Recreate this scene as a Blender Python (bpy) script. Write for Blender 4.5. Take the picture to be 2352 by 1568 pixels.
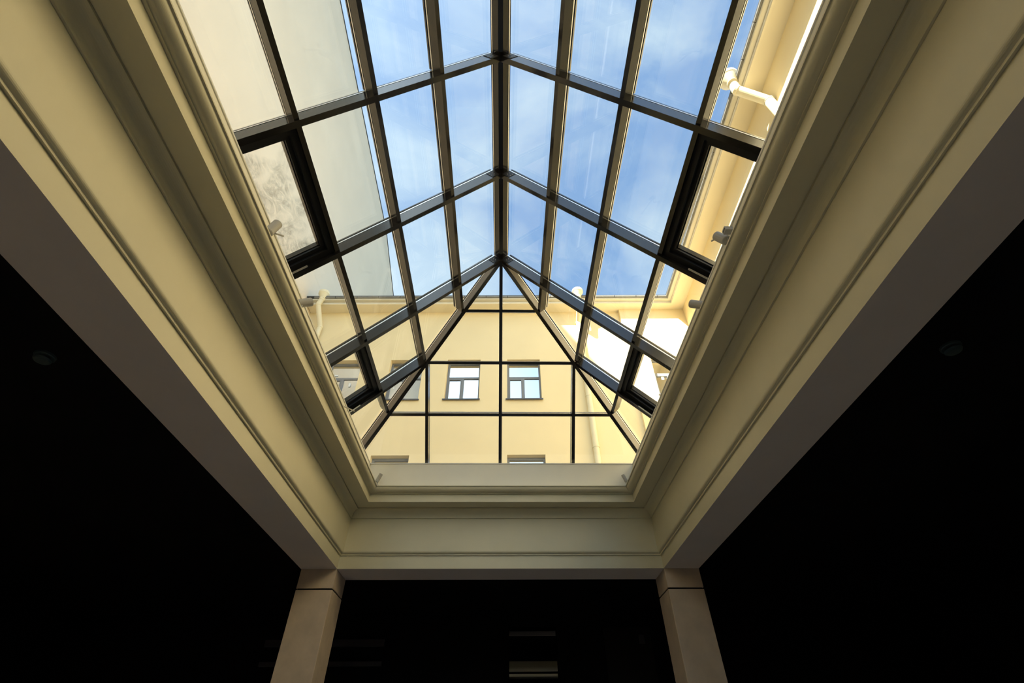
import bpy, math, random
from mathutils import Vector, Matrix

for o in list(bpy.data.objects):
    bpy.data.objects.remove(o, do_unlink=True)
scene = bpy.context.scene
COL = scene.collection
random.seed(7)

# ------------------------------------------------------------------ camera
CZ = 1.5                       # camera height above the floor
S = 1.75                       # metres per survey unit (soffit height above the camera)
PITCH, YAW, ROLL, FPX = 42.4427, 1.2064, -0.5199, 1099.909
th, ya, ro = map(math.radians, (PITCH, YAW, ROLL))
F = Vector((math.sin(ya) * math.cos(th), math.cos(ya) * math.cos(th), math.sin(th)))
R = Vector((math.cos(ya), -math.sin(ya), 0))
U = R.cross(F)
R2 = math.cos(ro) * R + math.sin(ro) * U
U2 = -math.sin(ro) * R + math.cos(ro) * U
cam = bpy.data.cameras.new('camera')
cam.sensor_width = 36.0
cam.lens = FPX / 2352 * 36.0
cam.clip_end = 500
cam_o = bpy.data.objects.new('camera', cam)
COL.objects.link(cam_o)
cam_o.matrix_world = Matrix(((R2.x, U2.x, -F.x, 0), (R2.y, U2.y, -F.y, 0), (R2.z, U2.z, -F.z, CZ), (0, 0, 0, 1)))
scene.camera = cam_o

# ------------------------------------------------------------------ sky, sun, exposure
SUN = Vector((0.63, 0.73, -1.0)).normalized()       # direction the sunlight travels
SUN_EL = math.asin(-SUN.z)
SUN_AZ = math.atan2(-SUN.x, -SUN.y)                 # clockwise from +Y
w = bpy.data.worlds.new('sky')
scene.world = w
w.use_nodes = True
nt = w.node_tree
nt.nodes.clear()
N = nt.nodes.new
L = nt.links.new
out = N('ShaderNodeOutputWorld')
bg = N('ShaderNodeBackground')
bg.inputs['Strength'].default_value = 0.125
sky = N('ShaderNodeTexSky')
sky.sky_type = 'NISHITA'
sky.sun_disc = False
sky.sun_elevation = SUN_EL
sky.sun_rotation = SUN_AZ
sky.air_density = 1.0
sky.dust_density = 1.5
sky.ozone_density = 1.6
tc = N('ShaderNodeTexCoord')
mp = N('ShaderNodeMapping')
mp.inputs['Scale'].default_value = (1.6, 2.6, 1.2)
mp.inputs['Location'].default_value = (0.35, 0.2, 0.0)
n1 = N('ShaderNodeTexNoise')
n1.inputs['Scale'].default_value = 1.7
n1.inputs['Detail'].default_value = 9
n1.inputs['Roughness'].default_value = 0.58
n1.inputs['Distortion'].default_value = 0.5
cr = N('ShaderNodeValToRGB')
cr.color_ramp.elements[0].position = 0.40
cr.color_ramp.elements[0].color = (0.06, 0.06, 0.06, 1)
cr.color_ramp.elements[1].position = 0.72
cr.color_ramp.elements[1].color = (0.70, 0.70, 0.70, 1)
mx = N('ShaderNodeMix')
mx.data_type = 'RGBA'
L(tc.outputs['Generated'], mp.inputs['Vector'])
L(mp.outputs['Vector'], n1.inputs['Vector'])
L(n1.outputs['Fac'], cr.inputs['Fac'])
L(cr.outputs['Color'], mx.inputs['Factor'])
bw = N('ShaderNodeRGBToBW')                       # thin cloud scatters the light of the sky behind it
ma = N('ShaderNodeMath')
ma.operation = 'MULTIPLY_ADD'
ma.inputs[1].default_value = 1.3
ma.inputs[2].default_value = 1.3
tn = N('ShaderNodeMix')
tn.data_type = 'RGBA'
tn.blend_type = 'MULTIPLY'
tn.inputs['Factor'].default_value = 1.0
tn.inputs['A'].default_value = (0.97, 1.0, 1.04, 1)
L(sky.outputs['Color'], bw.inputs['Color'])
L(bw.outputs['Val'], ma.inputs[0])
L(ma.outputs['Value'], tn.inputs['B'])
L(tn.outputs['Result'], mx.inputs['B'])
L(sky.outputs['Color'], mx.inputs['A'])
tint = N('ShaderNodeMix')
tint.data_type = 'RGBA'
tint.blend_type = 'MULTIPLY'
tint.inputs['Factor'].default_value = 1.0
tint.inputs['B'].default_value = (0.90, 1.03, 1.03, 1)
L(mx.outputs['Result'], tint.inputs['A'])
L(tint.outputs['Result'], bg.inputs['Color'])
L(bg.outputs['Background'], out.inputs['Surface'])

sun = bpy.data.lights.new('sun', 'SUN')
sun.energy = 8.3
sun.color = (1.0, 0.95, 0.86)
sun.angle = math.radians(0.53)
sun_o = bpy.data.objects.new('sun', sun)
COL.objects.link(sun_o)
sun_o.rotation_euler = SUN.to_track_quat('-Z', 'Y').to_euler()
sun_o.location = (-10, -12, 40)

scene.view_settings.view_transform = 'Standard'
scene.view_settings.look = 'None'
scene.view_settings.gamma = 1.0
scene.view_settings.use_curve_mapping = False
scene.view_settings.exposure = 1.64

# ------------------------------------------------------------------ materials
def mat(name, col, rough=0.6, spec=0.5, var=0.0, vscale=3.0, bump=0.0, bscale=60.0, col2=None, metallic=0.0, detail=6, ior=1.5):
    m = bpy.data.materials.new(name)
    m.use_nodes = True
    t = m.node_tree
    b = t.nodes['Principled BSDF']
    b.inputs['Base Color'].default_value = (*col, 1)
    b.inputs['Roughness'].default_value = rough
    b.inputs['Specular IOR Level'].default_value = spec
    b.inputs['Metallic'].default_value = metallic
    b.inputs['IOR'].default_value = ior
    tcn = t.nodes.new('ShaderNodeTexCoord')
    if var or col2:
        no = t.nodes.new('ShaderNodeTexNoise')
        no.inputs['Scale'].default_value = vscale
        no.inputs['Detail'].default_value = detail
        no.inputs['Roughness'].default_value = 0.6
        t.links.new(tcn.outputs['Object'], no.inputs['Vector'])
        rp = t.nodes.new('ShaderNodeValToRGB')
        rp.color_ramp.elements[0].position = 0.3
        rp.color_ramp.elements[1].position = 0.7
        a = tuple(c * (1 - var) for c in col) if not col2 else col2
        rp.color_ramp.elements[0].color = (*a, 1)
        rp.color_ramp.elements[1].color = (*[min(1, c * (1 + var)) for c in col], 1)
        t.links.new(no.outputs['Fac'], rp.inputs['Fac'])
        t.links.new(rp.outputs['Color'], b.inputs['Base Color'])
    if bump:
        nb = t.nodes.new('ShaderNodeTexNoise')
        nb.inputs['Scale'].default_value = bscale
        nb.inputs['Detail'].default_value = 4
        t.links.new(tcn.outputs['Object'], nb.inputs['Vector'])
        bm = t.nodes.new('ShaderNodeBump')
        bm.inputs['Strength'].default_value = bump
        bm.inputs['Distance'].default_value = 0.01
        t.links.new(nb.outputs['Fac'], bm.inputs['Height'])
        t.links.new(bm.outputs['Normal'], b.inputs['Normal'])
    return m

def glass_mat(name, tint=(0.96, 0.98, 0.97), ior=1.5, gain=1.0, dirt=False):
    """thin architectural glass: clear, with a Fresnel sky reflection on its face"""
    m = bpy.data.materials.new(name)
    m.use_nodes = True
    t = m.node_tree
    t.nodes.clear()
    o = t.nodes.new('ShaderNodeOutputMaterial')
    tr = t.nodes.new('ShaderNodeBsdfTransparent')
    tr.inputs['Color'].default_value = (*tint, 1)
    gl = t.nodes.new('ShaderNodeBsdfGlossy')
    gl.inputs['Roughness'].default_value = 0.0
    lw = t.nodes.new('ShaderNodeLayerWeight')
    lw.inputs['Blend'].default_value = 0.5
    f0 = ((ior - 1) / (ior + 1)) ** 2 * gain
    pw = t.nodes.new('ShaderNodeMath')
    pw.operation = 'POWER'
    pw.inputs[1].default_value = 5.0
    ml = t.nodes.new('ShaderNodeMath')
    ml.operation = 'MULTIPLY_ADD'
    ml.use_clamp = True
    ml.inputs[1].default_value = 1 - f0
    ml.inputs[2].default_value = f0
    ms = t.nodes.new('ShaderNodeMixShader')
    t.links.new(lw.outputs['Facing'], pw.inputs[0])
    t.links.new(pw.outputs['Value'], ml.inputs[0])
    t.links.new(ml.outputs['Value'], ms.inputs['Fac'])
    t.links.new(tr.outputs['BSDF'], ms.inputs[1])
    t.links.new(gl.outputs['BSDF'], ms.inputs[2])
    last = ms
    if dirt:      # wiped dust on the pane
        tcn = t.nodes.new('ShaderNodeTexCoord')
        mpn = t.nodes.new('ShaderNodeMapping')
        mpn.inputs['Rotation'].default_value = (0.3, 0.5, 0.8)
        mpn.inputs['Scale'].default_value = (11, 5, 8)
        no = t.nodes.new('ShaderNodeTexNoise')
        no.inputs['Scale'].default_value = 1.4
        no.inputs['Detail'].default_value = 8
        no.inputs['Distortion'].default_value = 2.4
        no.inputs['Roughness'].default_value = 0.7
        rp = t.nodes.new('ShaderNodeValToRGB')
        rp.color_ramp.elements[0].position = 0.40
        rp.color_ramp.elements[0].color = (0, 0, 0, 1)
        rp.color_ramp.elements[1].position = 0.8
        rp.color_ramp.elements[1].color = (0.55, 0.55, 0.55, 1)
        df = t.nodes.new('ShaderNodeBsdfDiffuse')
        df.inputs['Color'].default_value = (0.30, 0.29, 0.20, 1)
        m2 = t.nodes.new('ShaderNodeMixShader')
        t.links.new(tcn.outputs['Object'], mpn.inputs['Vector'])
        t.links.new(mpn.outputs['Vector'], no.inputs['Vector'])
        t.links.new(no.outputs['Fac'], rp.inputs['Fac'])
        # the smears gather in a few large wiped patches
        no2 = t.nodes.new('ShaderNodeTexNoise')
        no2.inputs['Scale'].default_value = 2.6
        no2.inputs['Detail'].default_value = 2
        rp2 = t.nodes.new('ShaderNodeValToRGB')
        rp2.color_ramp.elements[0].position = 0.46
        rp2.color_ramp.elements[1].position = 0.60
        mm = t.nodes.new('ShaderNodeMath')
        mm.operation = 'MULTIPLY'
        t.links.new(tcn.outputs['Object'], no2.inputs['Vector'])
        t.links.new(no2.outputs['Fac'], rp2.inputs['Fac'])
        t.links.new(rp.outputs['Color'], mm.inputs[0])
        t.links.new(rp2.outputs['Color'], mm.inputs[1])
        t.links.new(mm.outputs['Value'], m2.inputs['Fac'])
        t.links.new(ms.outputs['Shader'], m2.inputs[1])
        t.links.new(df.outputs['BSDF'], m2.inputs[2])
        last = m2
    t.links.new(last.outputs['Shader'], o.inputs['Surface'])
    return m

M = {
    'cream': mat('cream_paint', (0.68, 0.63, 0.46), 0.42, 0.4, var=0.03, vscale=2.0, bump=0.03, bscale=40),
    'cream_beam': mat('cream_paint_beam', (0.68, 0.63, 0.46), 0.40, 0.4, var=0.03, vscale=2.0, bump=0.03, bscale=40),
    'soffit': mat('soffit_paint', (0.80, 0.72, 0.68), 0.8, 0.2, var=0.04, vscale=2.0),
    'curb': mat('curb_paint', (0.90, 0.86, 0.75), 0.35, 0.4, var=0.02, vscale=3.0),
    'cap': mat('curb_cap_metal', (0.80, 0.78, 0.74), 0.35, 0.5),
    'stone': mat('column_stone', (0.68, 0.54, 0.41), 0.55, 0.3, var=0.10, vscale=5.0, bump=0.05, bscale=90, detail=10),
    'joint': mat('joint_dark', (0.01, 0.01, 0.01), 0.9, 0.1),  # even near-black fill of the column joint
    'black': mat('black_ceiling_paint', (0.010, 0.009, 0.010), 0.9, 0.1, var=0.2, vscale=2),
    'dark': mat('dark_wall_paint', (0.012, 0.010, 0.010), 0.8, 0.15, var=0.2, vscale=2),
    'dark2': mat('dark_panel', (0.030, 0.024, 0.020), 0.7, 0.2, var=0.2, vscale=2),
    'greyrail': mat('dark_grey_rail', (0.10, 0.085, 0.09), 0.6, 0.3, var=0.1, vscale=6),
    'floor': mat('floor_stone', (0.58, 0.50, 0.42), 0.45, 0.4, var=0.15, vscale=2, bump=0.02, bscale=30),
    'metal': mat('black_powder_coat', (0.012, 0.011, 0.011), 0.16, 0.5, ior=1.62),
    'metal_matt': mat('black_vent_frame', (0.010, 0.010, 0.011), 0.42, 0.3, bump=0.01, bscale=300),
    'gasket': mat('glazing_spacer_aluminium', (0.85, 0.85, 0.84), 0.30, 0.5, metallic=0.9),
    'glass': glass_mat('skylight_glass', (0.97, 0.985, 0.98), 1.5, 1.5),
    'glass_dirty': glass_mat('dusty_vent_glass', (0.97, 0.985, 0.98), 1.5, 1.5, dirt=True),
    'spot': mat('spotlight_grey', (0.42, 0.40, 0.37), 0.45, 0.4),
    'spot_dark': mat('spotlight_lens', (0.05, 0.05, 0.05), 0.3, 0.5),
    'detector': mat('detector_plastic', (0.055, 0.085, 0.085), 0.5, 0.4),
    'deck': mat('roof_membrane', (0.36, 0.35, 0.33), 0.8, 0.2, var=0.15, vscale=1.5, bump=0.1, bscale=20),
    'yellow': mat('yellow_render', (0.85, 0.705, 0.43), 0.85, 0.15, var=0.035, vscale=0.6, bump=0.08, bscale=25),
    'beige': mat('beige_render', (0.80, 0.675, 0.51), 0.85, 0.15, var=0.05, vscale=0.35, bump=0.08, bscale=20),
    'cornice': mat('cornice_paint', (0.81, 0.72, 0.53), 0.7, 0.2, var=0.03, vscale=1.0),
    'fascia': mat('cornice_fascia_paint', (0.66, 0.61, 0.49), 0.6, 0.3, var=0.05, vscale=2.0),
    'litbead': mat('cornice_bead_lit', (0.80, 0.77, 0.68), 0.6, 0.3),  # bounce light on the cornice step is put into this whiter colour
    'gutter': mat('gutter_zinc', (0.20, 0.195, 0.175), 0.5, 0.5, var=0.15, vscale=4.0),
    'gutter_dark': mat('roof_edge_sheet', (0.06, 0.063, 0.07), 0.5, 0.5, var=0.15, vscale=4.0),
    'pipe': mat('cream_downpipe', (0.80, 0.71, 0.48), 0.45, 0.4, var=0.03, vscale=3.0),
    'winframe': mat('grey_window_frame', (0.20, 0.21, 0.225), 0.5, 0.4),
    'sill': mat('dark_sill_metal', (0.085, 0.085, 0.09), 0.45, 0.5),
    'winglass': None,
    'interior': mat('dim_interior', (0.10, 0.085, 0.065), 0.9, 0.1),
    'sticker': mat('paper_sticker', (0.85, 0.86, 0.85), 0.6, 0.2),
    'roofred': mat('roof_sheet', (0.25, 0.25, 0.26), 0.5, 0.4),
}
# coated window glass: strong mirror of whatever stands across the yard
wg = bpy.data.materials.new('coated_window_glass')
wg.use_nodes = True
b_ = wg.node_tree.nodes['Principled BSDF']
b_.inputs['Base Color'].default_value = (0.66, 0.68, 0.70, 1)
b_.inputs['Metallic'].default_value = 1.0
b_.inputs['Roughness'].default_value = 0.03
M['winglass'] = wg

# ------------------------------------------------------------------ mesh helpers
def obj(name, vf, m, parent=None, smooth=False, loc=None):
    v, f = vf
    me = bpy.data.meshes.new(name)
    me.from_pydata([tuple(p) for p in v], [], f)
    me.update()
    me.materials.append(M[m] if isinstance(m, str) else m)
    if smooth:
        for p in me.polygons:
            p.use_smooth = True
    o = bpy.data.objects.new(name, me)
    COL.objects.link(o)
    if parent:
        o.parent = parent
    if loc:
        o.location = loc
    import bmesh
    bm = bmesh.new()
    bm.from_mesh(me)
    bmesh.ops.recalc_face_normals(bm, faces=bm.faces)
    bm.to_mesh(me)
    bm.free()
    return o

def join(*parts):
    V, Fc = [], []
    for v, f in parts:
        n = len(V)
        V += [tuple(p) for p in v]
        Fc += [tuple(i + n for i in q) for q in f]
    return V, Fc

def box(x0, x1, y0, y1, z0, z1):
    v = [(x, y, z) for z in (z0, z1) for y in (y0, y1) for x in (x0, x1)]
    return v, [(0, 2, 3, 1), (4, 5, 7, 6), (0, 1, 5, 4), (2, 6, 7, 3), (0, 4, 6, 2), (1, 3, 7, 5)]

def prism(loops):
    """loops: list of equal-length rings; skins them and closes both ends"""
    n = len(loops[0])
    V = [tuple(p) for l in loops for p in l]
    Fc = []
    for k in range(len(loops) - 1):
        for i in range(n):
            j = (i + 1) % n
            Fc.append((k * n + i, k * n + j, (k + 1) * n + j, (k + 1) * n + i))
    Fc.append(tuple(range(n - 1, -1, -1)))
    Fc.append(tuple((len(loops) - 1) * n + i for i in range(n)))
    return V, Fc

def bar(p0, p1, wdir, w, ndir, d0, d1, w2=None):
    """rectangular bar from p0 to p1, width w along wdir, from d0 to d1 along ndir"""
    p0, p1, wd, nd = Vector(p0), Vector(p1), Vector(wdir).normalized(), Vector(ndir).normalized()
    w2 = w if w2 is None else w2
    def ring(p):
        return [p - wd * w / 2 + nd * d0, p + wd * w / 2 + nd * d0, p + wd * w2 / 2 + nd * d1, p - wd * w2 / 2 + nd * d1]
    return prism([ring(p0), ring(p1)])

def tube(pts, r, n=20, radii=None):
    """round tube through points with mitred bends"""
    pts = [Vector(p) for p in pts]
    rings = []
    ref = None
    for i, p in enumerate(pts):
        if i == 0:
            d = (pts[1] - p).normalized()
        elif i == len(pts) - 1:
            d = (p - pts[i - 1]).normalized()
        else:
            d = ((p - pts[i - 1]).normalized() + (pts[i + 1] - p).normalized()).normalized()
        if ref is None:
            ref = d.orthogonal().normalized()
        a = (ref - d * ref.dot(d)).normalized()
        ref = a
        b = d.cross(a)
        k = 1.0
        if 0 < i < len(pts) - 1:
            c = (pts[i] - pts[i - 1]).normalized().dot(d)
            k = 1 / max(c, 0.5)
        bend = None
        rr = radii[i] if radii else r
        if 0 < i < len(pts) - 1:
            bend = ((pts[i + 1] - p).normalized() - (p - pts[i - 1]).normalized())
        ring = []
        for q in range(n):
            an = 2 * math.pi * q / n
            off = (a * math.cos(an) + b * math.sin(an)) * rr
            if bend is not None and bend.length > 1e-4:
                bn = bend.normalized()
                off += bn * off.dot(bn) * (k - 1)
            ring.append(p + off)
        rings.append(ring)
    return prism(rings)

def lathe(axis0, axis1, prof, n=24):
    """prof: list of (t along axis in metres, radius)"""
    a0, d = Vector(axis0), (Vector(axis1) - Vector(axis0)).normalized()
    a = d.orthogonal().normalized()
    b = d.cross(a)
    return prism([[a0 + d * t + (a * math.cos(2 * math.pi * q / n) + b * math.sin(2 * math.pi * q / n)) * r for q in range(n)] for t, r in prof])

def thing(name, label, cat, loc=(0, 0, 0), group=None, rotz=0):
    o = bpy.data.objects.new(name, None)
    o.empty_display_size = 0.1
    COL.objects.link(o)
    o.location = loc
    o.rotation_euler = (0, 0, rotz)
    o['label'] = label
    o['category'] = cat
    if group:
        o['group'] = group
    return o

def structure(o, label=None):
    o['kind'] = 'structure'
    if label:
        o['label'] = label
    return o

def sroot(name, label):
    o = bpy.data.objects.new(name, None)
    o.empty_display_size = 0.1
    COL.objects.link(o)
    return structure(o, label)

def P(x, y, z):                # survey units relative to the camera -> metres
    return Vector((x * S, y * S, CZ + z * S))

# ------------------------------------------------------------------ room shell
XL, XR, YF, YB = -1.0613, 1.0351, 3.253, -3.54
BW = 0.229
ZCEIL = CZ + 1.0 * S + 0.30
ox0, ox1, oy0, oy1 = (XL - BW) * S, (XR + BW) * S, (YB - BW) * S, (YF + BW) * S
RX0, RX1, RY0, RY1 = -7.0, 7.0, -9.0, 9.0

floor = structure(obj('floor', box(RX0 - 0.2, RX1 + 0.2, RY0 - 0.2, 13.2, -0.2, 0.0), 'floor'), 'brown grey stone floor of the dark hall')

def slab_ring(z0, z1, x0, x1, y0, y1, hx0, hx1, hy0, hy1):
    return join(box(x0, hx0, y0, y1, z0, z1), box(hx1, x1, y0, y1, z0, z1), box(hx0, hx1, y0, hy0, z0, z1), box(hx0, hx1, hy1, y1, z0, z1))

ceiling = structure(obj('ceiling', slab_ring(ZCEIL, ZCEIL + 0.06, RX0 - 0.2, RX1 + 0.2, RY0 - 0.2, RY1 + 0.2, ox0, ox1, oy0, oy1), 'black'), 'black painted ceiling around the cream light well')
ZDECK = CZ + 1.42 * S
deck = sroot('roof_deck', 'flat roof deck around the skylight')
obj('deck_slab', slab_ring(ZDECK - 0.25, ZDECK, -9.2, 8.2, -11.0, 9.5, ox0 + 0.02, ox1 - 0.02, oy0 + 0.02, oy1 - 0.02), 'deck', deck)
# second small light well of the room behind the doorway: deck goes on around its opening
obj('deck_slab', slab_ring(ZDECK - 0.25, ZDECK, -9.2, 8.2, 9.5, 13.3, -0.6, 1.9, 10.2, 10.75), 'deck', deck)

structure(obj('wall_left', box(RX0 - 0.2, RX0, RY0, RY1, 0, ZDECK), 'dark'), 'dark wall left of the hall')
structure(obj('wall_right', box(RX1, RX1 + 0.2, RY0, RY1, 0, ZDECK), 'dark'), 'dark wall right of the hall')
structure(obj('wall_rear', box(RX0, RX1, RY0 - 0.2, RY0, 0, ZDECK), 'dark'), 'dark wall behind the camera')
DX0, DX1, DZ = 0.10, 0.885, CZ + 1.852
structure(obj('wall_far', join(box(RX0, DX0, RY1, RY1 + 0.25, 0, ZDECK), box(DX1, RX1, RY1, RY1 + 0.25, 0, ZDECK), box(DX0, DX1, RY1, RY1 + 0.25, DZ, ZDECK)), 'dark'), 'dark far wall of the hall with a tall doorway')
# doorway lining
d1 = structure(obj('door_1', join(box(DX0 - 0.05, DX0, RY1 - 0.02, RY1 + 0.27, 0, DZ + 0.05), box(DX1, DX1 + 0.05, RY1 - 0.02, RY1 + 0.27, 0, DZ + 0.05), box(DX0, DX1, RY1 - 0.02, RY1 + 0.27, DZ, DZ + 0.05)), 'dark'), 'open tall doorway in the dark far wall')
# closed brown door panel further right
d2 = sroot('door_2', 'closed dark brown door right of the open doorway')
obj('door_leaf', box(1.64, 2.40, RY1 - 0.05, RY1 - 0.005, 0, CZ + 1.83), 'dark2', d2)
obj('door_closer', box(2.20, 2.28, RY1 - 0.10, RY1 - 0.05, CZ + 1.60, CZ + 1.72), 'greyrail', d2)
# room behind the doorway: added shade slab, side walls, cream beam of the next light well
bx = sroot('wall_beyond', 'walls of the next room seen through the doorway')
obj('side_wall', box(-1.6, -1.4, RY1 + 0.25, 13.2, 0, ZDECK - 0.25), 'dark2', bx)
obj('side_wall', box(2.6, 2.8, RY1 + 0.25, 13.2, 0, ZDECK - 0.25), 'dark2', bx)
obj('end_wall', box(-1.6, 2.8, 13.0, 13.2, 0, ZDECK - 0.25), 'dark2', bx)
t5 = sroot('trim_5', 'cream beam of the next light well seen through the doorway')
YBM = 11.5
k_ = YBM / 9.0
zb = [CZ + z * k_ for z in (1.18, 1.215, 1.245, 1.38)]
obj('fascia_board', box(-1.4, 2.6, YBM, YBM + 0.25, zb[2], zb[3]), 'cream', t5)
obj('bead_moulding', box(-1.4, 2.6, YBM + 0.03, YBM + 0.25, zb[1], zb[2]), 'dark2', t5)
obj('shade_slab', box(-1.4, 2.6, 10.85, YBM + 0.04, 3.58, 3.66), 'dark', t5)  # added dark slab, keeps daylight from the deck opening off the upper panel
obj('lower_board', box(-1.4, 2.6, YBM + 0.005, YBM + 0.25, zb[0], zb[1]), 'cream', t5)
obj('upper_panel', box(-1.4, 2.6, YBM + 0.04, YBM + 0.25, zb[3], ZDECK - 0.26), 'dark', t5)

# ------------------------------------------------------------------ light-well lining (mitred mouldings)
def arc(c0, c1, kind, n=8):
    """quarter ellipse between two profile points; 'convex' leaves c0 flat and reaches c1 upright, 'concave' the reverse"""
    pts = []
    for k in range(1, n):
        a = math.pi / 2 * k / n
        if kind == 'convex':
            pts.append((c0[0] + (c1[0] - c0[0]) * math.sin(a), c0[1] + (c1[1] - c0[1]) * (1 - math.cos(a))))
        else:
            pts.append((c0[0] + (c1[0] - c0[0]) * (1 - math.cos(a)), c0[1] + (c1[1] - c0[1]) * math.sin(a)))
    return pts

ZG_SIDE, ZG_FAR = 1.660, 1.6620
IC_SIDE, IC_FAR = 0.115, 0.150
def sweep(side, prof, ic=None):
    """prof: (inset, z) in survey units -> mitred prism along one side of the well"""
    def pt(i, z, e):
        i2 = i
        if side == 'left':
            return P(XL + i, (YF - i2) if e else (YB + i2), z)
        if side == 'right':
            return P(XR - i, (YF - i2) if e else (YB + i2), z)
        if side == 'far':
            return P((XR - i2) if e else (XL + i2), YF - i, z)
        return P((XR - i2) if e else (XL + i2), YB + i, z)
    return prism([[pt(i, z, 0) for i, z in prof], [pt(i, z, 1) for i, z in prof]])

PROF = {
    'beam': ([(-BW, 1.0), (-BW + 0.0005, 1.0), (0.0, 1.0), (0.0, 1.085), (0.0, 1.375), (-BW, 1.375)], 'cream_beam'),
    'frieze_board': ([(-0.01, 1.0800), (0.008, 1.0800), (0.008, 1.0868), (0.0105, 1.0885), (0.0125, 1.0900)] + arc((0.0125, 1.0900), (0.022, 1.104), 'convex', 5) + [(0.022, 1.104), (0.022, 1.3157), (-0.01, 1.3157)], 'cream'),
    'cove_moulding': ([(-0.01, 1.3158), (0.030, 1.3158), (0.030, 1.3195)] + arc((0.030, 1.3195), (0.066, 1.3665), 'concave', 10) + [(0.066, 1.3665), (0.070, 1.3665), (0.070, 1.3745), (-0.01, 1.3745)], 'cream'),
    'ledge_board': ([(-0.01, 1.3746), (0.0735, 1.3746), (0.0735, 1.3728), (0.1600, 1.3728), (0.1600, 1.4257), (-0.01, 1.4257)], 'cream'),
    'crown_moulding': ([(-0.01, 1.4258), (0.169, 1.4258), (0.169, 1.4300), (0.172, 1.4305)] + arc((0.172, 1.4305), (0.203, 1.4590), 'convex', 12) + [(0.203, 1.4590), (0.2045, 1.4605), (0.2093, 1.4612), (0.2093, 1.4672), (-0.01, 1.4672)], 'cream'),
}
for n, side in ((1, 'left'), (2, 'far'), (3, 'right'), (4, 'rear')):
    tr = sroot('trim_%d' % n, 'cream moulded lining of the light well, %s side' % side)
    for part, (prof, m) in PROF.items():
        o = obj(part, sweep(side, prof), m, tr)
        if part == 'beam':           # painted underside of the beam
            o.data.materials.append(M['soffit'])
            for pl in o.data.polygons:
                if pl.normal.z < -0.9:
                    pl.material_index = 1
    ic, zg = (IC_SIDE, ZG_SIDE) if side in ('left', 'right') else (IC_FAR, ZG_FAR)
    if side in ('left', 'right'):
        x0 = XL + ic if side == 'left' else XR - ic
        x1 = XL - 0.12 if side == 'left' else XR + 0.12
        curb = prism([[P(x, y, z) for x, z in ((x0, 1.4672), (x0, zg - 0.007), (x1, zg - 0.007), (x1, 1.4672))] for y in (YB + IC_FAR, YF - IC_FAR)])
        xc = x0 + (0.004 if side == 'left' else -0.004)
        capv = prism([[P(x, y, z) for x, z in ((xc, zg - 0.007), (xc, zg), (x1, zg), (x1, zg - 0.007))] for y in (YB + IC_FAR, YF - IC_FAR)])
    else:
        y0 = YF - ic if side == 'far' else YB + ic
        y1 = YF + 0.12 if side == 'far' else YB - 0.12
        curb = prism([[P(x, y, z) for y, z in ((y0, 1.4672), (y0, zg - 0.007), (y1, zg - 0.007), (y1, 1.4672))] for x in (XL - 0.12, XR + 0.12)])
        yc = y0 - 0.004 if side == 'far' else y0 + 0.004
        capv = prism([[P(x, y, z) for y, z in ((yc, zg - 0.007), (yc, zg), (y1, zg), (y1, zg - 0.007))] for x in (XL - 0.12, XR + 0.12)])
    obj('skylight_curb', curb, 'curb', tr)
    obj('curb_cap', capv, 'cap', tr)

# ------------------------------------------------------------------ columns
def column(label, x0, x1):
    t = thing('column', label, 'column', ((x0 + x1) / 2 * S, (YF + 0.115) * S, 0), group='stone clad columns under the beam')
    hw, hd = (x1 - x0) / 2 * S - 0.002, 0.115 * S
    zt = CZ + S - 0.002
    zj = CZ + 0.8819 * S
    def bev(a, b, c, d, z0, z1, r=0.004):
        ring = [(a + r, c), (b - r, c), (b, c + r), (b, d - r), (b - r, d), (a + r, d), (a, d - r), (a, c + r)]
        return prism([[(x, y, z) for x, y in ring] for z in (z0, z1)])
    obj('shaft', bev(-hw, hw, -hd, hd, 0, zj - 0.009), 'stone', t)
    obj('top_block', bev(-hw, hw, -hd, hd, zj + 0.009, zt), 'stone', t)
    obj('joint', bev(-hw + 0.012, hw - 0.012, -hd + 0.012, hd - 0.012, zj - 0.009, zj + 0.009), 'joint', t)
    return t
column('tan stone column under the left end of the far beam', XL - BW, XL)
column('tan stone column under the right end of the far beam', XR, XR + BW)

# ------------------------------------------------------------------ skylight
W, XM, ZE, ZR = 1.066, -0.0281, 1.6775, 2.7415
RUN, YR = 0.9985, 2.1474
Y1, Y2 = 0.840, 1.4897
BAY = 0.655
YBR = Y1 - 5 * BAY                  # rear hip apex
RAFT = [YBR, Y1 - 4 * BAY, Y1 - 3 * BAY, Y1 - 2 * BAY, Y1 - BAY, Y1, Y2, YR]
YE, YBE = YR + RUN, YBR - RUN
sk = thing('skylight', 'black framed hipped glass skylight over the cream light well', 'skylight', P(XM, 0.5 * (YE + YBE), ZE))
SK0 = sk.location.copy()
def skobj(name, vf, m, parent=None, smooth=False):
    v, f = vf
    return obj(name, ([Vector(p) - SK0 for p in v], f), m, parent or sk, smooth)

GL0, GL1 = 0.132, 0.152             # glass zone above the inner plane of the bars
WB, WP = 0.046, 0.040
ex, ez = W * S, (ZR - ZE) * S
nL = Vector((-ez, 0, ex)).normalized()
nR = Vector((ez, 0, ex)).normalized()
nF = Vector((0, ez, RUN * S)).normalized()
nB = Vector((0, -ez, RUN * S)).normalized()
def slope(side, y, t):              # point on the inner plane of a long slope
    return P(XM + (-1 if side == 'L' else 1) * W * (1 - t), y, ZE + (ZR - ZE) * t)
def hipf(x, t, rear=False):         # point on the inner plane of a hip end; x in -1..1 of W
    y = (YBR - RUN * (1 - t)) if rear else (YR + RUN * (1 - t))
    return P(XM + x * W, y, ZE + (ZR - ZE) * t)

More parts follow.
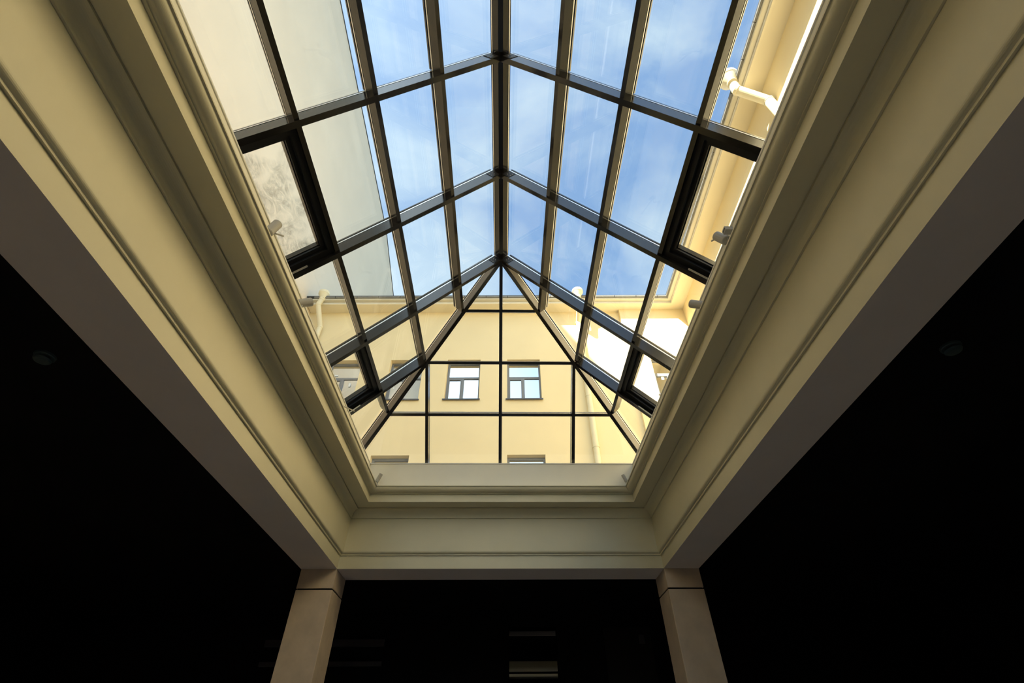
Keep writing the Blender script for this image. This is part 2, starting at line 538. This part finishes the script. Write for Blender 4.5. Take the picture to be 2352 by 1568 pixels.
def glazing_bar(name, p0, p1, wd, nd, w, d0=0.0, cap=0.036, gl0=GL0, gl1=GL1):
    o = skobj(name, join(bar(p0, p1, wd, w, nd, d0, gl0 - 0.014), bar(p0, p1, wd, w * 0.62, nd, gl0 - 0.014, gl0 - 0.001)), 'metal')
    skobj('gasket', bar(p0, p1, wd, w * 1.10, nd, gl0 - 0.013, gl0 - 0.001), 'gasket', o)
    skobj('glazing_cap', bar(p0, p1, wd, cap, nd, gl1 + 0.002, gl1 + 0.022, cap * 0.8), 'metal', o)
    return o

# ridge beam (house-shaped section, two flanks seen from below)
def ridge_ring(y):
    c = P(XM, y, ZR)
    pr = [(-0.022, 0.055), (0.022, 0.055), (0.074, 0.105), (0.074, 0.118), (0.0, 0.185), (-0.074, 0.118), (-0.074, 0.105)]
    return [c + Vector((a, 0, b)) for a, b in pr]
rb = skobj('ridge_beam', prism([ridge_ring(YBR - 0.03), ridge_ring(YR + 0.03)]), 'metal')
def strip(side):
    k = -1 if side == 'L' else 1
    return prism([[P(XM, y, ZR) + Vector((k * a, 0, b)) for a, b in ((0.0745, 0.100), (0.083, 0.108), (0.083, 0.116), (0.0745, 0.117))] for y in (YBR, YR)])
skobj('gasket', strip('L'), 'gasket', rb)
skobj('gasket', strip('R'), 'gasket', rb)
skobj('glazing_cap', prism([[P(XM, y, ZR) + Vector((a, 0, b)) for a, b in ((-0.09, 0.13), (0, 0.222), (0.09, 0.13), (0.09, 0.15), (0, 0.245), (-0.09, 0.15))] for y in (YBR, YR)]), 'metal', rb)

ey = Vector((0, 1, 0))
exv = Vector((1, 0, 0))
# rafters on both long slopes
for side, nd in (('L', nL), ('R', nR)):
    for y in RAFT:
        glazing_bar('rafter', slope(side, y, -0.02), slope(side, y, 1.0), ey, nd, WB)
    for y in (YR + RUN / 2, YBR - RUN / 2):
        glazing_bar('rafter', slope(side, y, -0.02), slope(side, y, 0.5), ey, nd, WB)
    up = (slope(side, 0, 1) - slope(side, 0, 0)).normalized()
    ys = [YBE, YBR - RUN / 2] + RAFT + [YR + RUN / 2, YE]
    for t in (0.25, 0.5, 0.75):
        lo, hi = YBR - RUN * (1 - t), YR + RUN * (1 - t)
        for a, b in zip(ys[:-1], ys[1:]):
            a2, b2 = max(a, lo), min(b, hi)
            if b2 - a2 > 0.02:
                g = WB / 2 / S
                glazing_bar('purlin', slope(side, a2 + (g if a2 == a else 0), t), slope(side, b2 - (g if b2 == b else 0), t), up, nd, WP, 0.018)
    glazing_bar('eave_bar', slope(side, YBE, 0.0), slope(side, YE, 0.0), up, nd, WB)
# hip rafters
for sx in (-1, 1):
    for rear in (False, True):
        p0, p1 = hipf(sx, -0.01, rear), hipf(0, 1, rear)
        d = (p1 - p0).normalized()
        nd = ((nL if sx < 0 else nR) + (nB if rear else nF))
        nd = (nd - d * nd.dot(d)).normalized()
        c = nd.dot(nL if sx < 0 else nR)
        wd = d.cross(nd).normalized()
        glazing_bar('hip_rafter', p0, p1, wd, nd, WB, 0.0, 0.05, GL0 / c, GL1 / c)
# hip ends: mullions and transoms
for rear in (False, True):
    nd = nB if rear else nF
    upv = (hipf(0, 1, rear) - hipf(0, 0, rear)).normalized()
    for x, t1 in ((0, 1.0), (-0.496, 0.504), (0.496, 0.504)):
        glazing_bar('mullion', hipf(x, -0.05, rear), hipf(x, t1, rear), exv, nd, 0.038)
    for t, xs in ((0.243, [-0.757, -0.496, 0, 0.496, 0.757]), (0.5, [-0.5, 0, 0.5]), (0.757, [-0.243, 0, 0.243])):
        for a, b in zip(xs[:-1], xs[1:]):
            g = 0.019 / (W * S)
            glazing_bar('transom', hipf(a + (g if abs(a) < 1 - t - 0.01 else 0), t, rear), hipf(b - g, t, rear), upv, nd, 0.036, 0.02)
    glazing_bar('eave_bar', hipf(-1, -0.05, rear), hipf(1, -0.05, rear), upv, nd, WB)

# glass panes, each cell of the grid cut along the hips
def clip(poly, a, b, c):            # keep a*x+b*y<=c
    o = []
    for i in range(len(poly)):
        p, q = poly[i], poly[(i + 1) % len(poly)]
        fp, fq = a * p[0] + b * p[1] - c, a * q[0] + b * q[1] - c
        if fp <= 0:
            o.append(p)
        if fp * fq < 0:
            s = fp / (fp - fq)
            o.append((p[0] + (q[0] - p[0]) * s, p[1] + (q[1] - p[1]) * s))
    return o
def pane(poly, fn, nd, m='glass', parent=None, g0=GL0, g1=GL1):
    pts = [fn(*q) for q in poly]
    return skobj('glass_pane', prism([[p + nd * g0 for p in pts], [p + nd * g1 for p in pts]]), m, parent)
def area(poly):
    return abs(sum(poly[i][0] * poly[(i + 1) % len(poly)][1] - poly[(i + 1) % len(poly)][0] * poly[i][1] for i in range(len(poly)))) / 2

def vent(side, ya, yb, nd, dirty):
    """top-hung roof vent: wide dark fixed frame, stepped sash frame, its own pane"""
    up = (slope(side, 0, 1) - slope(side, 0, 0)).normalized()
    ln = (slope(side, 0, 1) - slope(side, 0, 0)).length
    def q(y, u):                     # metres along the bay / up the slope
        return slope(side, 0, 0) + ey * y + up * u
    y0, y1 = ya * S + 0.023, yb * S - 0.023
    u0, u1 = 0.02, 0.25 * ln - 0.018
    def frame(a0, a1, b0, b1, w, d0, d1):
        return join(bar(q(a0, b0 + w / 2), q(a1, b0 + w / 2), up, w, nd, d0, d1), bar(q(a0, b1 - w / 2), q(a1, b1 - w / 2), up, w, nd, d0, d1),
                    bar(q(a0 + w / 2, b0 + w), q(a0 + w / 2, b1 - w), ey, w, nd, d0, d1), bar(q(a1 - w / 2, b0 + w), q(a1 - w / 2, b1 - w), ey, w, nd, d0, d1))
    v = skobj('roof_vent', frame(y0, y1, u0, u1, 0.050, 0.045, 0.125), 'metal_matt')
    skobj('sash_frame', frame(y0 + 0.030, y1 - 0.030, u0 + 0.030, u1 - 0.030, 0.055, 0.075, 0.150), 'metal_matt', v)
    skobj('glazing_bead', frame(y0 + 0.078, y1 - 0.078, u0 + 0.078, u1 - 0.078, 0.014, 0.10, 0.152), 'metal', v)
    a0, a1, b0, b1 = y0 + 0.085, y1 - 0.085, u0 + 0.085, u1 - 0.085
    pts = [q(a0, b0), q(a1, b0), q(a1, b1), q(a0, b1)]
    skobj('glass_pane', prism([[p + nd * 0.152 for p in pts], [p + nd * 0.172 for p in pts]]), 'glass_dirty' if dirty else 'glass', v)
    skobj('opening_bar', bar(q(y1 - 0.010, u0 + 0.10), q(y1 - 0.010, u1 - 0.28), up, 0.006, ey, -0.02, 0.0), 'gasket', v)

ysl = [YBE, YBR - RUN / 2] + RAFT + [YR + RUN / 2, YE]
for side, nd in (('L', nL), ('R', nR)):
    for a, b in zip(ysl[:-1], ysl[1:]):
        for k in range(4):
            t0, t1 = k / 4, (k + 1) / 4
            if k == 0 and ((abs(a - Y1) < 1e-6) or (abs(a - YR) < 1e-6)):
                vent(side, a, b, nd, side == 'L' and abs(a - Y1) < 1e-6)
                continue
            poly = [(a, t0), (b, t0), (b, t1), (a, t1)]
            poly = clip(poly, 1, RUN, YR + RUN)
            poly = clip(poly, -1, RUN, -(YBR - RUN))
            if len(poly) >= 3 and area(poly) > 1e-4:
                pane(poly, lambda y, t, s=side: slope(s, y, t), nd)
for rear in (False, True):
    nd = nB if rear else nF
    xs = [-1, -0.496, 0, 0.496, 1]
    for a, b in zip(xs[:-1], xs[1:]):
        for k in range(4):
            TS = (-0.05, 0.243, 0.5, 0.757, 1)
            poly = [(a, TS[k]), (b, TS[k]), (b, TS[k + 1]), (a, TS[k + 1])]
            poly = clip(clip(poly, 1, 1, 1), -1, 1, 1)
            if len(poly) >= 3 and area(poly) > 2e-3:
                pane(poly, lambda x, t, r=rear: hipf(x, t, r), nd)
# bolted connector plates where rafters meet the ridge
for y in RAFT[4:]:
    for side, nd in (('L', nL), ('R', nR)):
        up = (slope(side, 0, 1) - slope(side, 0, 0)).normalized()
        c = slope(side, y, 1.0) - up * 0.075 - ey * (WB / 2 + 0.002)
        pl = skobj('connector_plate', bar(c - up * 0.035, c + up * 0.06, ey, 0.004, nd, 0.012, 0.110), 'metal_matt')
        for du in (-0.022, 0.022):
            for dn in (0.045, 0.078):
                s0 = c + up * du + nd * dn - ey * 0.002
                skobj('screw', lathe(s0, s0 - ey, [(0, 0.0052), (0.002, 0.0050), (0.0036, 0.003)], 10), 'spot', pl)

# ------------------------------------------------------------------ spotlights on the ledge
ZLEDGE = CZ + 1.4672 * S
def spotlight(label, base, aim0, aim1, r, arm=None, driver=None):
    """base: foot on the ledge; aim0->aim1: axis of the lamp head (rear to lens)"""
    b = Vector(base)
    t = thing('spotlight', label, 'spotlight', b, group='small grey spotlights on the skylight ledge')
    a0, a1 = Vector(aim0) - b, Vector(aim1) - b
    ln = (a1 - a0).length
    hd = obj('lamp_head', lathe(a0, a1, [(0, r * 0.80), (0.004, r * 0.92), (0.010, r), (ln - 0.004, r), (ln, r * 0.97), (ln, r * 0.84), (ln - 0.012, r * 0.82)], 24), 'spot', t)
    obj('lens', lathe(a0 + (a1 - a0).normalized() * (ln - 0.014), a1, [(0, r * 0.80), (0.006, r * 0.78)], 20), 'spot_dark', hd)
    obj('base_plate', lathe((0, 0, 0), (0, 0, 1), [(0, 0.034), (0.010, 0.034), (0.013, 0.030)], 20), 'spot', t)
    mid = a0.lerp(a1, 0.45)
    obj('stem', tube([(0, 0, 0.012), (0, 0, max(0.03, mid.z - r * 1.2)), tuple(mid - Vector((0, 0, r * 0.9)))], 0.007, 10), 'spot', t)
    if arm:
        obj('lock_lever', tube([Vector(p) - b for p in arm], 0.0065, 10), 'spot', t)
    if driver:
        d = Vector(driver) - b
        bo = obj('driver_box', box(d.x - 0.022, d.x + 0.035, d.y - 0.022, d.y + 0.022, d.z - 0.018, d.z + 0.018), 'spot', t)
        obj('box_slot', box(d.x - 0.0235, d.x - 0.0215, d.y - 0.020, d.y + 0.020, d.z - 0.005, d.z + 0.005), 'spot_dark', bo)
    return t
c = CZ
spotlight('grey spotlight with lock lever on left ledge below dusty vent', (-1.565, 1.885, ZLEDGE), (-1.578, 1.885, c + 2.69), (-1.557, 1.900, c + 2.820), 0.032, [(-1.565, 1.91, c + 2.735), (-1.555, 1.93, c + 2.745), (-1.55, 1.995, c + 2.812)])
spotlight('grey spotlight on left ledge beside the corner downpipe', (-1.565, 2.56, ZLEDGE), (-1.60, 2.55, c + 2.715), (-1.525, 2.60, c + 2.79), 0.034)
spotlight('slim grey spotlight on left ledge below the smaller vent', (-1.575, 3.95, ZLEDGE), (-1.62, 3.88, c + 2.66), (-1.60, 3.93, c + 2.72), 0.028, [(-1.575, 3.90, c + 2.70), (-1.565, 3.95, c + 2.725), (-1.55, 4.16, c + 2.820)])
spotlight('grey spotlight with driver box on right ledge by the lit wall', (1.545, 1.95, ZLEDGE), (1.545, 1.965, c + 2.755), (1.515, 2.000, c + 2.865), 0.034, [(1.525, 1.99, c + 2.83), (1.515, 2.02, c + 2.86), (1.51, 2.065, c + 2.895)], (1.525, 1.892, c + 2.775))
spotlight('grey spotlight on right ledge beside the far corner of the cornice', (1.545, 2.60, ZLEDGE), (1.59, 2.56, c + 2.73), (1.505, 2.63, c + 2.83), 0.034)
spotlight('small grey spotlight against the far curb, left corner', (-1.505, 5.365, ZLEDGE), (-1.515, 5.36, c + 2.625), (-1.478, 5.355, c + 2.725), 0.022)
spotlight('small grey spotlight against the far curb, right corner', (1.470, 5.365, ZLEDGE), (1.475, 5.36, c + 2.63), (1.440, 5.355, c + 2.715), 0.020)

# ------------------------------------------------------------------ smoke detectors
def detector(label, x, y):
    t = thing('smoke_detector', label, 'smoke detector', (x, y, ZCEIL), group='smoke detectors on the black ceiling')
    obj('mounting_base', lathe((0, 0, 0), (0, 0, -1), [(0, 0.060), (0.014, 0.060), (0.018, 0.056)], 28), 'detector', t)
    obj('sensor_chamber', lathe((0, 0, -0.018), (0, 0, -1), [(0, 0.040), (0.012, 0.040)], 24), 'spot_dark', t)
    obj('cap_ring', lathe((0, 0, -0.030), (0, 0, -1), [(0, 0.050), (0.006, 0.051), (0.016, 0.044), (0.020, 0.028), (0.020, 0.010)], 28), 'detector', t)
detector('round smoke detector on the black ceiling left of the well', -2.975, 2.398)
detector('round smoke detector on the black ceiling right of the well', 2.883, 2.266)

# dark wall rails left of the doorway
for lab, z0, z1 in (('upper dark grey rail on the far wall behind the left column', 1.585, 1.678), ('lower dark grey rail on the far wall behind the left column', 1.322, 1.381)):
    o = obj('wall_rail', box(-1.0, 0.9, -0.06, 0.0, 0, z1 - z0), 'greyrail', loc=(-2.80, RY1 - 0.001, CZ + z0))
    o['label'] = lab
    o['category'] = 'rail'
    o['group'] = 'rails on the far wall'

# ------------------------------------------------------------------ courtyard (turned a little against the skylight)
PHI = math.radians(-0.8)
def court(name, label, cat, loc, group=None):
    v = Vector(loc)
    v.rotate(Matrix.Rotation(PHI, 3, 'Z'))
    t = thing(name, label, cat, v, group, PHI)
    t['_o'] = tuple(loc)
    return t
def cobj(name, vf, m, root, parent=None, smooth=False):
    o0 = Vector(root['_o'])
    v, f = vf
    return obj(name, ([Vector(p) - o0 for p in v], f), m, parent or root, smooth)
FX0, FX1, FY = -7.74, 6.72, 13.0
STEPX, FY2 = 4.24, 12.86
ZS = CZ + 13.42                  # soffit height

def wall_xz(x0, x1, z0, z1, y, holes, th):
    """wall in the XZ plane facing -y with real openings"""
    xs = sorted({x0, x1, *[h[0] for h in holes], *[h[1] for h in holes]})
    zs = sorted({z0, z1, *[h[2] for h in holes], *[h[3] for h in holes]})
    idx, V, Fc = {}, [], []
    def vi(p):
        p = tuple(round(q, 5) for q in p)
        if p not in idx:
            idx[p] = len(V)
            V.append(p)
        return idx[p]
    def hole(xm, zm):
        return any(h[0] < xm < h[1] and h[2] < zm < h[3] for h in holes)
    for a, b in zip(xs[:-1], xs[1:]):
        for c_, d in zip(zs[:-1], zs[1:]):
            if not hole((a + b) / 2, (c_ + d) / 2):
                Fc.append(tuple(vi(p) for p in ((a, y, c_), (b, y, c_), (b, y, d), (a, y, d))))
                Fc.append(tuple(vi(p) for p in ((a, y + th, c_), (a, y + th, d), (b, y + th, d), (b, y + th, c_))))
    for h in holes + [(x0, x1, z0, z1)]:
        a, b, c_, d = h
        for p, q in (((a, c_), (b, c_)), ((b, c_), (b, d)), ((b, d), (a, d)), ((a, d), (a, c_))):
            Fc.append(tuple(vi(r) for r in ((p[0], y, p[1]), (q[0], y, q[1]), (q[0], y + th, q[1]), (p[0], y + th, p[1]))))
    return V, Fc

fb = court('courtyard_building', 'yellow rendered building with grey windows at the far end of the courtyard', 'building', (0, FY, 0))
z0u, z1u, z0l, z1l = CZ + 9.29, CZ + 11.02, CZ + 5.52, CZ + 7.25
WIN_A, WIN_B, WIN_C, WIN_D, WIN_E = (-2.185, -1.03), (-0.085, 1.07), (-4.20, -3.045), (-6.36, -5.21), (4.97, 6.12)
holes = [(a, b, z0u, z1u) for a, b in (WIN_A, WIN_B, WIN_C, WIN_D)] + [(a, b, z0l, z1l) for a, b in (WIN_B, WIN_C)]
cobj('wall', wall_xz(FX0, STEPX, CZ + 2.6, ZS + 0.3, FY, holes, 0.45), 'yellow', fb)
cobj('projecting_bay', wall_xz(STEPX, FX1, CZ + 2.6, ZS + 0.3, FY2, [(WIN_E[0], WIN_E[1], z0u + 0.06, z1u + 0.0)], 0.45), 'yellow', fb)
cobj('interior_wall', box(FX0, FX1, FY + 0.75, FY + 0.85, CZ + 2.6, ZS + 0.3), 'interior', fb)

def window(root, x0, x1, z0, z1, y, stickers=()):
    r = 0.20
    yf = y + r
    fw = 0.075
    xm = x0 + (x1 - x0) * 0.48
    zt = z0 + (z1 - z0) * 0.615
    fr = [box(x0, x1, yf, yf + 0.07, z1 - fw, z1), box(x0, x1, yf, yf + 0.07, z0, z0 + fw * 0.5), box(x0, x0 + fw, yf, yf + 0.07, z0 + fw * 0.5, z1 - fw), box(x1 - fw * 0.7, x1, yf, yf + 0.07, z0 + fw * 0.5, z1 - fw)]
    o = cobj('window', join(*fr), 'winframe', root)
    cobj('transom', box(x0 + fw, x1 - fw * 0.7, yf, yf + 0.07, zt - 0.045, zt + 0.03), 'winframe', root, o)
    cobj('mullion', box(xm - 0.045, xm + 0.045, yf, yf + 0.07, z0 + fw * 0.5, zt - 0.045), 'winframe', root, o)
    a, b, c_, d = x0 + fw, xm - 0.045, z0 + fw * 0.5, zt - 0.06
    s = 0.045
    cobj('sash_frame', join(box(a, b, yf - 0.015, yf + 0.05, d - s, d), box(a, b, yf - 0.015, yf + 0.05, c_, c_ + s * 0.5), box(a, a + s * 0.6, yf - 0.015, yf + 0.05, c_ + s * 0.5, d - s), box(b - s * 0.6, b, yf - 0.015, yf + 0.05, c_ + s * 0.5, d - s)), 'winframe', root, o)
    cobj('pane', box(x0 + fw, x1 - fw * 0.7, yf + 0.035, yf + 0.05, zt + 0.03, z1 - fw), 'winglass', root, o)
    cobj('pane', box(a + s * 0.6, b - s * 0.6, yf + 0.02, yf + 0.035, c_ + s * 0.5, d - s), 'winglass', root, o)
    cobj('pane', box(xm + 0.045, x1 - fw * 0.7, yf + 0.035, yf + 0.05, z0 + fw * 0.5, zt - 0.045), 'winglass', root, o)
    cobj('sill', join(box(x0 - 0.05, x1 + 0.04, y - 0.07, yf, z0 - 0.012, z0), box(x0 - 0.05, x1 + 0.04, y - 0.075, y - 0.065, z0 - 0.045, z0)), 'sill', root, o)
    for (u, v, w_, h_) in stickers:
        cobj('sticker', box(x0 + u, x0 + u + w_, yf + 0.012, yf + 0.019, z0 + v, z0 + v + h_), 'sticker', root, o)
for i, (a, b) in enumerate((WIN_A, WIN_B, WIN_C, WIN_D)):
    st = ()
    if i == 2:
        st = ((0.20, 0.62, 0.04, 0.06), (0.30, 1.30, 0.06, 0.05))
    if i == 3:
        st = ((0.80, 0.72, 0.07, 0.15), (0.18, 1.18, 0.16, 0.05))
    window(fb, a, b, z0u, z1u, FY, st)
for a, b in (WIN_B, WIN_C):
    window(fb, a, b, z0l, z1l, FY)
window(fb, WIN_E[0], WIN_E[1], z0u + 0.06, z1u, FY2, ((0.28, 0.80, 0.09, 0.12), (0.72, 0.62, 0.10, 0.25)))

# parts by band so each has its own colour: soffit board, bead whitened as if lit, fascia, roof-edge sheet
BANDS = [('soffit_board', [(-0.30, 0.0), (0.455, 0.0), (0.46, 0.006), (0.46, 0.035), (-0.30, 0.035)], 'cornice'),
         ('bead_moulding', [(-0.30, 0.0355), (0.464, 0.0355), (0.470, 0.050), (0.470, 0.090), (0.462, 0.108), (-0.30, 0.108)], 'litbead'),
         ('fascia_board', [(-0.30, 0.1085), (0.585, 0.1085), (0.600, 0.120), (0.605, 0.165), (-0.30, 0.165)], 'fascia'),
         ('roof_edge', [(-0.30, 0.1655), (0.58, 0.1655), (0.58, 0.205), (0.665, 0.235), (0.665, 0.262), (-0.30, 0.30)], 'gutter_dark')]
ROOT_R = court('courtyard_building', 'yellow rendered building with deep cornice along the right of the courtyard', 'building', (FX1, 4, 0))
cobj('wall', box(FX1, FX1 + 0.45, -14.0, FY2, CZ + 2.6, ZS + 0.3), 'yellow', ROOT_R)
for nm, prof, m in BANDS:
    # far side, from the tall left wall to the inner corner of the two cornices
    cobj(nm, prism([[(FX0 + 0.02, FY - o_, ZS + z) for o_, z in prof], [(FX1 - 0.06 - o_, FY - o_, ZS + z) for o_, z in prof]]), m, fb)
    cobj(nm, prism([[(FX1 - 0.06 - o_, -14.0, ZS + z) for o_, z in prof], [(FX1 - 0.06 - o_, FY - o_, ZS + z) for o_, z in prof]]), m, ROOT_R)
cobj('roof', prism([[(x, FY + 0.3, ZS + 0.27), (x, FY - 0.60, ZS + 0.265), (x, FY - 0.60, ZS + 0.285), (x, FY + 4, ZS + 1.6), (x, FY + 4, ZS + 0.27)] for x in (FX0 + 0.02, FX1)]), 'roofred', fb)
cobj('roof', prism([[(FX1 - 0.3, y, ZS + 0.27), (FX1 - 0.66, y, ZS + 0.265), (FX1 - 0.66, y, ZS + 0.285), (FX1 + 4, y, ZS + 1.6), (FX1 + 4, y, ZS + 0.27)] for y in (-14, FY)]), 'roofred', ROOT_R)
# gutter lengths along the roof edge, with a gap at every joint, and their hooks
gx = FX0 + 0.3
while gx < FX1 - 0.8:
    g2 = min(gx + 0.82, FX1 - 0.62)
    cobj('gutter_length', prism([[(x, FY - o_, ZS + z) for o_, z in ((0.590, 0.172), (0.635, 0.168), (0.658, 0.185), (0.662, 0.232), (0.655, 0.232), (0.590, 0.204))] for x in (gx, g2 - 0.02)]), 'gutter', fb)
    gx += 0.82
gy = FY - 0.62
while gy > -2.0:
    cobj('gutter_length', prism([[(FX1 - 0.06 - o_, y, ZS + z) for o_, z in ((0.590, 0.172), (0.635, 0.168), (0.658, 0.185), (0.662, 0.232), (0.655, 0.232), (0.590, 0.204))] for y in (gy, gy - 0.80)]), 'gutter', ROOT_R)
    gy -= 0.82
# guard wire above the far roof edge
cobj('guard_wire', tube([(FX0 + 0.1, FY - 0.35, ZS + 0.50), (FX1 - 0.4, FY - 0.35, ZS + 0.50)], 0.006, 6), 'gutter_dark', fb)

# tall neighbour on the left, its blank side wall rising over the yard
lb = court('courtyard_building', 'tall blank beige wall of the neighbouring building on the left', 'building', (FX0, 6, 0))
prof = [(-26, 2.6), (36, 2.6), (36, 17.0), (24, 22.8), (17.6, 25.5), (6.05, 26.45), (3.0, 26.7), (1.6, 28.5), (-0.3, 28.25), (-1.7, 29.1), (-26, 29.1)]  # unseen rise behind the camera is added, shaped to shade the far wall
cobj('wall', prism([[(x, y, CZ + z) for y, z in prof] for x in (FX0, FX0 - 0.6)]), 'beige', lb)
cobj('parapet_cap', prism([[(x, y, CZ + z) for y, z in [(y, z + 0.002) for y, z in prof[2:7]] + [(y, z + 0.07) for y, z in reversed(prof[2:7])]] for x in (FX0 + 0.03, FX0 - 0.63)]), 'gutter_dark', lb)

# ------------------------------------------------------------------ downpipes
def downpipe(label, pts, hop, r=0.095, hr=0.21, hh=0.30, brackets=()):
    """hop: centre of the hopper mouth (top); pts: pipe axis from the hopper throat downwards"""
    t = court('downpipe', label, 'downpipe', pts[-1], 'cream downpipes with round hoppers')
    h = Vector(hop)
    cobj('hopper', lathe(h, h - Vector((0, 0, 1)), [(0, hr * 0.93), (0, hr), (hh * 0.36, hr), (hh * 0.40, hr * 0.94), (hh, r * 1.12), (hh + 0.04, r * 1.12)], 32), 'pipe', t)
    for a, b in zip(pts[:-1], pts[1:]):
        a, b = Vector(a), Vector(b)
        d = (b - a).normalized()
        cobj('pipe_length', tube([a - d * 0.03, b + d * 0.03], r, 24), 'pipe', t)
        cobj('pipe_collar', lathe(a - d * 0.015, b, [(0, r + 0.002), (0.0, r + 0.012), (0.06, r + 0.012), (0.06, r + 0.002)], 24), 'pipe', t)
    for z in brackets:
        x, y = pts[-1][0], pts[-1][1]
        cobj('bracket', lathe((x, y, CZ + z), (x, y, CZ + z + 1), [(0, r + 0.001), (0, r + 0.014), (0.035, r + 0.014), (0.035, r + 0.001)], 20), 'pipe', t)
    return t
zc = CZ
downpipe('cream downpipe with round hopper on the far yellow wall', [(2.62, 12.30, zc + 13.52), (2.61, 12.32, zc + 13.10), (2.61, 12.87, zc + 12.74), (2.61, 12.88, zc + 2.7)], (2.62, 12.30, zc + 13.88), brackets=(12.1, 11.2, 9.3, 7.4))
downpipe('cream downpipe with round hopper in the left corner of the courtyard', [(-7.13, 12.38, zc + 13.56), (-7.22, 12.42, zc + 13.30), (-7.08, 12.84, zc + 12.52), (-7.08, 12.88, zc + 2.7)], (-7.12, 12.38, zc + 13.90), brackets=(11.0, 9.0))
downpipe('cream downpipe with round hopper under the right cornice', [(5.93, 4.74, zc + 13.58), (5.98, 4.81, zc + 13.28), (6.59, 4.83, zc + 12.62), (6.60, 4.83, zc + 2.7)], (5.92, 4.73, zc + 13.90), r=0.118, hr=0.265, hh=0.34, brackets=(11.0, 9.0))
